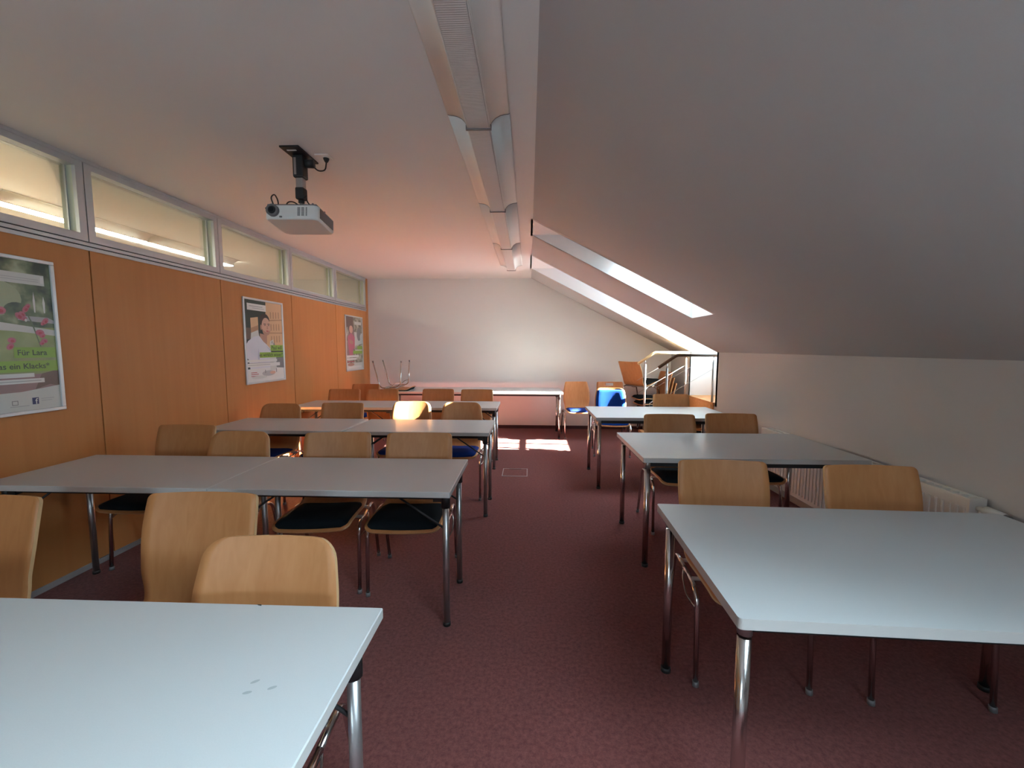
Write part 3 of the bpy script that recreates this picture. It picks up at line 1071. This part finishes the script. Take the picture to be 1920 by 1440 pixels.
ln = tubeo('lens', [(-.105, -.118, .050), (-.105, -.150, .050)], .036, M_GREYPL, pj, 24)
tubeo('lens_barrel', [(-.105, -.150, .050), (-.105, -.156, .050)], [.024, .020], M_BLACK, ln, 20)
tubeo('lens_glass', [(-.105, -.156, .050), (-.105, -.158, .050)], .013, plain('dark_lens_glass', (.01, .01, .015), .05), ln, 16)
for gx, gw in ((.048, .016), (.072, .016), (.094, .008)):
    for j in range(9):
        boxo('vent_slat', (gx - gw / 2, gx + gw / 2, -.1315, -.125, .022 + j * .006, .025 + j * .006), M_GREYPL, pj)
boxo('side_grille', (PW - .004, PW + .002, -.095, .10, .020, .082), M_GREYPL, pj, bevel=.002)
tubeo('sensor', [(-.152, -.118, .068), (-.152, -.128, .068)], .005, M_BLACK, pj, 10)
boxo('front_mark', (-.066, -.052, -.1365, -.130, .010, .018), M_GREYPL, pj)
for (x, yy) in ((-.12, -.02), (.10, -.06), (.12, .06)):
    tubeo('mount_screw', [(x, yy, PH), (x, yy, PH + .03)], .006, M_GREYPL, pj, 8)
boxo('mount_plate', (-.05, .06, -.05, .05, PH, PH + .008), M_GREYPL, pj)

pm = empty('projector_mount', (-1.425, 2.66, ZC))
tag(pm, 'black and grey telescopic ceiling mount holding the projector', 'mount')
bm = bmesh.new()
prism(bm, [(-.055, -.010), (.060, -.010), (.060, -.0005), (-.055, -.0005)], -.125, .115)
finish('ceiling_plate', bm, M_BLACK, pm)
boxo('slot_bar', (-.03, .025, -.09, -.078, -.0125, -.010), M_WHITE, pm)
boxo('upper_sleeve', (-.032, .034, -.035, .035, -.145, -.010), M_BLACK, pm, bevel=.01)
boxo('sleeve_strip', (-.020, -.006, -.0365, -.035, -.130, -.03), M_STEEL, pm)
boxo('pole', (-.022, .024, -.024, .024, -.225, -.140), M_STEEL, pm, bevel=.008)
boxo('lower_sleeve', (-.026, .028, -.028, .028, -.272, -.200), M_BLACK, pm, bevel=.009)
tubeo('swivel_joint', [(0, 0, -.272), (0, 0, -.290)], .018, M_BLACK, pm, 14)
tubeo('neck', [(0, 0, -.285), (0, 0, -(ZC - 2.19 - PH - .014))], .011, M_STEEL, pm, 12)
tubeo('side_knob', [(.034, 0, -.055), (.085, .01, -.052)], [.024, .026], M_BLACK, pm, 14)

cb = tubeo('power_cable', fillet([(-1.345, 2.675, ZC - .070), (-1.32, 2.68, ZC - .092), (-1.28, 2.69, ZC - .085), (-1.272, 2.69, ZC - .032)], .03, 6), .0042, M_BLACK, None, 8)
tag(cb, 'short black power cable looping from projector mount to ceiling socket', 'cable')
pg = tubeo('power_plug', [(-1.272, 2.69, ZC - .036), (-1.272, 2.69, ZC - .022), (-1.272, 2.69, ZC - .0125)], [.008, .016, .019], M_BLACK, None, 14)
tag(pg, 'black power plug in the white ceiling socket', 'plug')
so = empty('ceiling_socket', (-1.285, 2.69, ZC))
tag(so, 'small white ceiling socket beside the projector mount', 'socket')
boxo('plate', (-.042, .042, -.042, .042, -.008, -.0005), M_WHITE, so, bevel=.002)
tubeo('collar', [(.013, 0, -.012), (.013, 0, -.008)], .024, M_WHITE, so, 18)
for i, pts in enumerate((
        [(-1.575, 2.62, 2.29), (-1.585, 2.60, 2.345), (-1.560, 2.60, 2.365), (-1.545, 2.61, 2.33), (-1.555, 2.63, 2.29)],
        [(-1.530, 2.66, 2.29), (-1.50, 2.63, 2.325), (-1.455, 2.62, 2.325), (-1.41, 2.64, 2.29)],
        [(-1.395, 2.655, 2.365), (-1.375, 2.64, 2.32), (-1.345, 2.66, 2.289)])):
    c = tubeo('signal_cable', fillet(pts, .03, 5), .004, M_BLACK, None, 8)
    tag(c, ['black cable standing in an upright loop on the projector lid', 'black cable arching low across the projector lid', 'black cable running from the mount joint down to the projector lid'][i], 'cable')

# ================================================================== POSTERS
PWD, PHT = .672, .878
def poster_root(yc, zc, label):
    r_ = empty('framed_poster', (XL + .0005, yc, zc))
    r_.rotation_euler = (PI / 2, 0, PI / 2)       # local x -> +Y, y -> up, z -> into the room
    tag(r_, label, 'poster', 'framed posters on the wood partition')
    b = .020
    for (x0, x1, y0, y1) in ((0, PWD, 0, b), (0, PWD, PHT - b, PHT), (0, b, b, PHT - b), (PWD - b, PWD, b, PHT - b)):
        bmx = bmesh.new()
        box(bmx, x0 - PWD / 2, x1 - PWD / 2, y0 - PHT / 2, y1 - PHT / 2, 0, .016, bevel=.003)
        finish('frame_rail', bmx, plain('silver_poster_frame', (.62, .63, .64), .35, .4), r_)
    return r_
def blotch(name, cols, scale, rough=.35):
    m, n, l, p = nt(name)
    tc = n.new('ShaderNodeTexCoord')
    t_ = n.new('ShaderNodeTexNoise')
    t_.inputs['Scale'].default_value = scale
    t_.inputs['Detail'].default_value = 3
    l.new(tc.outputs['Object'], t_.inputs['Vector'])
    r_ = n.new('ShaderNodeValToRGB')
    el = r_.color_ramp.elements
    el[0].position, el[0].color = .34, (*cols[0], 1)
    el[1].position, el[1].color = .66, (*cols[-1], 1)
    for i, c in enumerate(cols[1:-1]):
        e = el.new(.34 + .32 * (i + 1) / (len(cols) - 1))
        e.color = (*c, 1)
    l.new(t_.outputs['Fac'], r_.inputs['Fac'])
    l.new(r_.outputs['Color'], p.inputs['Base Color'])
    p.inputs['Roughness'].default_value = rough
    return m
def ell(cx, cy, rx, ry, a0=0, n=20):
    c, s = math.cos(a0), math.sin(a0)
    return [(cx + rx * math.cos(2 * PI * k / n) * c - ry * math.sin(2 * PI * k / n) * s, cy + (rx * math.cos(2 * PI * k / n) * s + ry * math.sin(2 * PI * k / n) * c)) for k in range(n)]
def rect(x0, x1, y0, y1):
    return [(x0, y0), (x1, y0), (x1, y1), (x0, y1)]
def picture(root, shapes):
    """flat print: shapes are (material, polygon in 0..1), later ones printed over earlier ones"""
    bm = bmesh.new()
    mats = []
    W, H = PWD - .036, PHT - .036
    for i, (m, poly) in enumerate(shapes):
        if m not in mats:
            mats.append(m)
        z = .006 + i * .00004
        poly = [(min(max(x, 0), 1), min(max(y, 0), 1)) for x, y in poly]
        f = bm.faces.new([bm.verts.new(((x - .5) * W, (y - .5) * H, z)) for x, y in poly])
        f.material_index = mats.index(m)
        f.normal_update()
        if f.normal.z < 0:
            f.normal_flip()
    me = bpy.data.meshes.new('print')
    bm.to_mesh(me)
    bm.free()
    for m in mats:
        me.materials.append(m)
    o = bpy.data.objects.new('print', me)
    COL.objects.link(o)
    o.parent = root
def lettering(root, s, x, y, h, m, align='RIGHT', bold=.0, width=None):
    c = bpy.data.curves.new('lettering', 'FONT')
    c.body = s
    c.size = h
    c.align_x = align
    c.align_y = 'CENTER'
    c.offset = bold
    c.materials.append(m)
    if width:
        c.space_character = width
    tmp = bpy.data.objects.new('lettering', c)
    COL.objects.link(tmp)
    me = bpy.data.meshes.new_from_object(tmp.evaluated_get(bpy.context.evaluated_depsgraph_get()))
    bpy.data.objects.remove(tmp)
    o = bpy.data.objects.new('lettering', me)
    COL.objects.link(o)
    o.parent = root
    o.location = ((x - .5) * (PWD - .036), (y - .5) * (PHT - .036), .0086)
    return o
P = lambda n, c: plain('print_' + n, c, .35)
p_white, p_pale, p_green, p_ink = P('white', (.72, .72, .70)), P('pale', (.60, .61, .58)), P('green', (.26, .44, .06)), P('ink', (.025, .035, .02))
p_grey, p_mid, p_dk, p_skin, p_skin2 = P('grey', (.42, .42, .43)), P('mid', (.22, .22, .22)), P('darkgreen', (.035, .05, .04)), P('skin', (.62, .37, .28)), P('skin_shade', (.46, .25, .18))
p_hair, p_shirt, p_shirt2, p_wall, p_wall2 = P('hair', (.055, .035, .028)), P('shirt', (.66, .67, .74)), P('shirt_fold', (.50, .52, .62)), P('facade', (.66, .42, .24)), P('facade_shade', (.45, .26, .15))
p_red, p_pink, p_blue, p_purple, p_brown = P('red', (.42, .06, .08)), P('pink', (.50, .14, .20)), P('logo_blue', (.03, .035, .12)), P('mauve', (.30, .19, .19)), P('brown', (.16, .10, .08))
b_leaf = blotch('print_foliage', [(.03, .05, .035), (.13, .17, .09), (.40, .44, .28)], 9)
b_lawn = blotch('print_lawn', [(.24, .30, .11), (.36, .40, .18)], 8)
b_leaf2 = blotch('print_foliage_warm', [(.08, .07, .05), (.30, .29, .22), (.52, .50, .42)], 11)

# poster with pink flowers (left edge of the picture)
p1 = poster_root(2.433 - PWD / 2, 1.491, 'framed poster with pink flowers in a garden and green slogan bars')
blos = []
for (x, y, r_, a_) in ((.783, .68, .030, .7), (.80, .70, .022, .4), (.755, .645, .026, -.4), (.732, .63, .034, -.5), (.765, .615, .022, .2), (.926, .605, .030, .6), (.905, .590, .020, .6),
                       (.875, .525, .034, 0), (.893, .505, .024, .3), (.905, .470, .026, 0), (.885, .455, .022, .4), (.66, .47, .03, 0), (.645, .43, .03, .5), (.60, .66, .04, 0), (.5, .6, .05, .3), (.42, .7, .05, .2), (.33, .55, .06, 0), (.2, .65, .06, .4)):
    blos.append((p_pink, ell(x, y, r_, r_ * .62, a_)))
    blos.append((p_red, ell(x + .004, y - .004, r_ * .45, r_ * .30, a_)))
picture(p1, [(b_leaf, rect(0, 1, .4, 1)), (P('light_leaves', (.36, .40, .25)), ell(.60, .74, .16, .11)), (b_leaf, ell(.72, .66, .10, .06)), (b_lawn, rect(0, 1, .2, .56)), (p_pale, [(0, .60), (.6, .585), (1, .545), (1, .505), (.7, .53), (0, .555)]),
             (p_grey, [(.72, .635), (.95, .63), (1, .61), (1, .59), (.72, .605)]), (p_purple, rect(0, 1, 0, .245)), (p_brown, [(.86, .245), (1, .27), (1, .15), (.92, .17), (.80, .14)]),
             (p_pale, [(0, .12), (.7, .13), (1, .16), (1, 0), (0, 0)]),
             (p_pale, rect(.25, .945, .845, .915)), (p_white, rect(.915, .94, .86, .905)), (p_grey, rect(.40, .90, .880, .884)), (p_grey, rect(.40, .90, .866, .870)),
             (P('stem', (.10, .14, .08)), [(.868, .43), (.876, .43), (.83, .58), (.79, .66), (.784, .655), (.822, .57)]),
             *blos, (p_white, ell(.775, .605, .010, .010)), (p_white, [(.84, .74), (.85, .80), (.858, .74), (.855, .66), (.845, .66)]), (p_white, [(.915, .73), (.925, .775), (.935, .73), (.93, .66), (.92, .66)]),
             (p_green, rect(.665, .985, .355, .425)), (p_green, rect(.42, .99, .262, .335)),
             (p_white, rect(.30, .80, .225, .252)), (p_white, rect(.30, .875, .185, .215)),
             (p_grey, rect(.35, .85, .197, .203)), (p_blue, rect(.765, .815, .040, .085)), (p_grey, rect(.835, .94, .072, .076)), (p_grey, rect(.835, .92, .058, .062)),
             (p_mid, rect(.615, .66, .045, .075)), (p_pale, rect(.62, .655, .049, .071)), (p_grey, rect(.60, .74, .033, .038))])
lettering(p1, 'Für Lara', .915, .388, .043, p_ink, bold=.0005)
lettering(p1, 'ist das ein Klacks*', .925, .298, .043, p_ink, bold=.0005)
lettering(p1, 'f', .796, .058, .046, p_white, 'CENTER', .0004)

# poster with the man in white
p2 = poster_root(4.424, 1.490, 'framed poster of a man in a white shirt before a town facade')
win = []
for r_ in range(3):
    for c in range(4):
        win.append((p_wall2, rect(.66 + c * .075, .69 + c * .075, .88 - r_ * .155 - .085 + c * .003, .88 - r_ * .155 + c * .003)))
picture(p2, [(p_dk, rect(0, 1, 0, 1)), (p_wall, [(.55, 1), (1, 1), (1, .38), (.50, .40)]), (p_wall2, [(.6, .775), (1, .80), (1, .785), (.6, .76)]), (p_wall2, [(.56, .615), (1, .625), (1, .61), (.56, .60)]),
             *win, (p_wall, [(.14, .78), (.33, .80), (.33, .60), (.14, .62)]), (p_wall2, [(.14, .66), (.33, .70), (.33, .60), (.14, .58)]), (p_brown, rect(0, .14, .52, .66)),
             (p_pale, [(.14, .60), (.32, .64), (.36, .5), (.12, .5)]),
             (p_skin2, [(.36, .60), (.55, .58), (.54, .46), (.36, .52)]),
             (p_shirt, [(0, .45), (.06, .50), (.20, .555), (.34, .57), (.44, .50), (.53, .46), (.62, .41), (.68, .30), (.66, .10), (.10, .10), (.05, .28), (0, .30)]),
             (p_shirt2, [(.28, .30), (.31, .42), (.33, .30), (.30, .22)]), (p_shirt2, [(.50, .45), (.62, .40), (.66, .34), (.58, .40)]),
             (p_hair, ell(.50, .765, .135, .085)), (p_skin, ell(.535, .69, .118, .110)), (p_skin2, [(.42, .66), (.45, .60), (.53, .57), (.61, .59), (.655, .65), (.60, .625), (.53, .615), (.46, .64)]),
             (p_skin2, ell(.40, .675, .022, .035)), (p_hair, rect(.47, .535, .715, .724)), (p_hair, rect(.575, .635, .718, .727)), (p_brown, ell(.505, .703, .018, .006)), (p_brown, ell(.605, .705, .018, .006)),
             (p_skin2, [(.555, .70), (.575, .70), (.59, .66), (.55, .655)]), (p_red, ell(.565, .632, .038, .007)),
             (p_pale, [(.62, .50), (.72, .53), (.74, .42), (.62, .40)]), (p_mid, ell(.735, .455, .022, .035)), (p_mid, ell(.68, .49, .012, .02)),
             (p_mid, rect(.72, 1, .12, .29)), (p_white, [(0, .16), (.6, .17), (1, .15), (1, 0), (0, 0)]), (p_pale, rect(.6, .78, .13, .30)),
             (p_white, rect(.07, .55, .875, .955)), (p_grey, rect(.12, .46, .920, .930)), (p_grey, rect(.20, .50, .898, .905)),
             (p_green, rect(.63, .99, .38, .455)), (p_green, rect(.33, .99, .295, .362)),
             (p_white, rect(.02, .80, .245, .272)), (p_white, rect(.02, .88, .185, .228)), (p_mid, rect(.03, .70, .229, .233)), (p_mid, rect(.03, .60, .205, .209)),
             (p_red, rect(.09, .24, .112, .120)), (p_red, rect(.09, .28, .090, .098)), (p_red, rect(.09, .26, .068, .076)),
             (p_grey, ell(.55, .095, .18, .035)), (p_skin, ell(.66, .10, .08, .02)), (p_mid, rect(.45, .47, .10, .14)), (p_mid, rect(.76, .78, .10, .15)), (p_pale, ell(.30, .055, .2, .02))])
lettering(p2, 'Paul will', .955, .418, .058, p_ink, bold=.0004)
lettering(p2, 'es wirklich wissen*', .975, .328, .054, p_ink, bold=.0004)

# poster with the woman in red, far end
p3 = poster_root(6.740, 1.490, 'small looking framed poster of a person in red, nearest the gable wall')
picture(p3, [(b_leaf2, rect(0, 1, 0, 1)), (p_brown, rect(0, .45, .80, 1)), (p_pale, [(.5, .72), (1, .70), (1, .5), (.5, .45)]), (p_mid, ell(.78, .68, .13, .13)), (p_pale, ell(.9, .62, .05, .06)),
             (p_purple, [(.02, .25), (.10, .60), (.20, .80), (.45, .80), (.52, .60), (.45, .25)]), (p_brown, ell(.30, .78, .16, .10)), (p_skin, ell(.31, .76, .11, .075)), (p_pink, [(.10, .62), (.30, .70), (.52, .62), (.50, .40), (.14, .40)]),
             (p_skin2, [(.20, .58), (.42, .54), (.40, .48), (.22, .50)]), (p_pink, [(.15, .40), (.40, .40), (.36, .24), (.18, .24)]),
             (p_pale, rect(.52, .95, .86, .92)), (p_green, rect(.66, .98, .38, .45)), (p_green, rect(.40, .98, .30, .36)), (p_white, rect(.52, .98, .362, .378)),
             (p_white, rect(.02, .75, .235, .275)), (p_white, rect(.02, .60, .185, .222)), (p_red, rect(.04, .45, .145, .165)), (p_pale, rect(0, 1, 0, .13)), (p_white, rect(.1, .9, .03, .07)), (p_skin2, ell(.25, .10, .2, .03))])
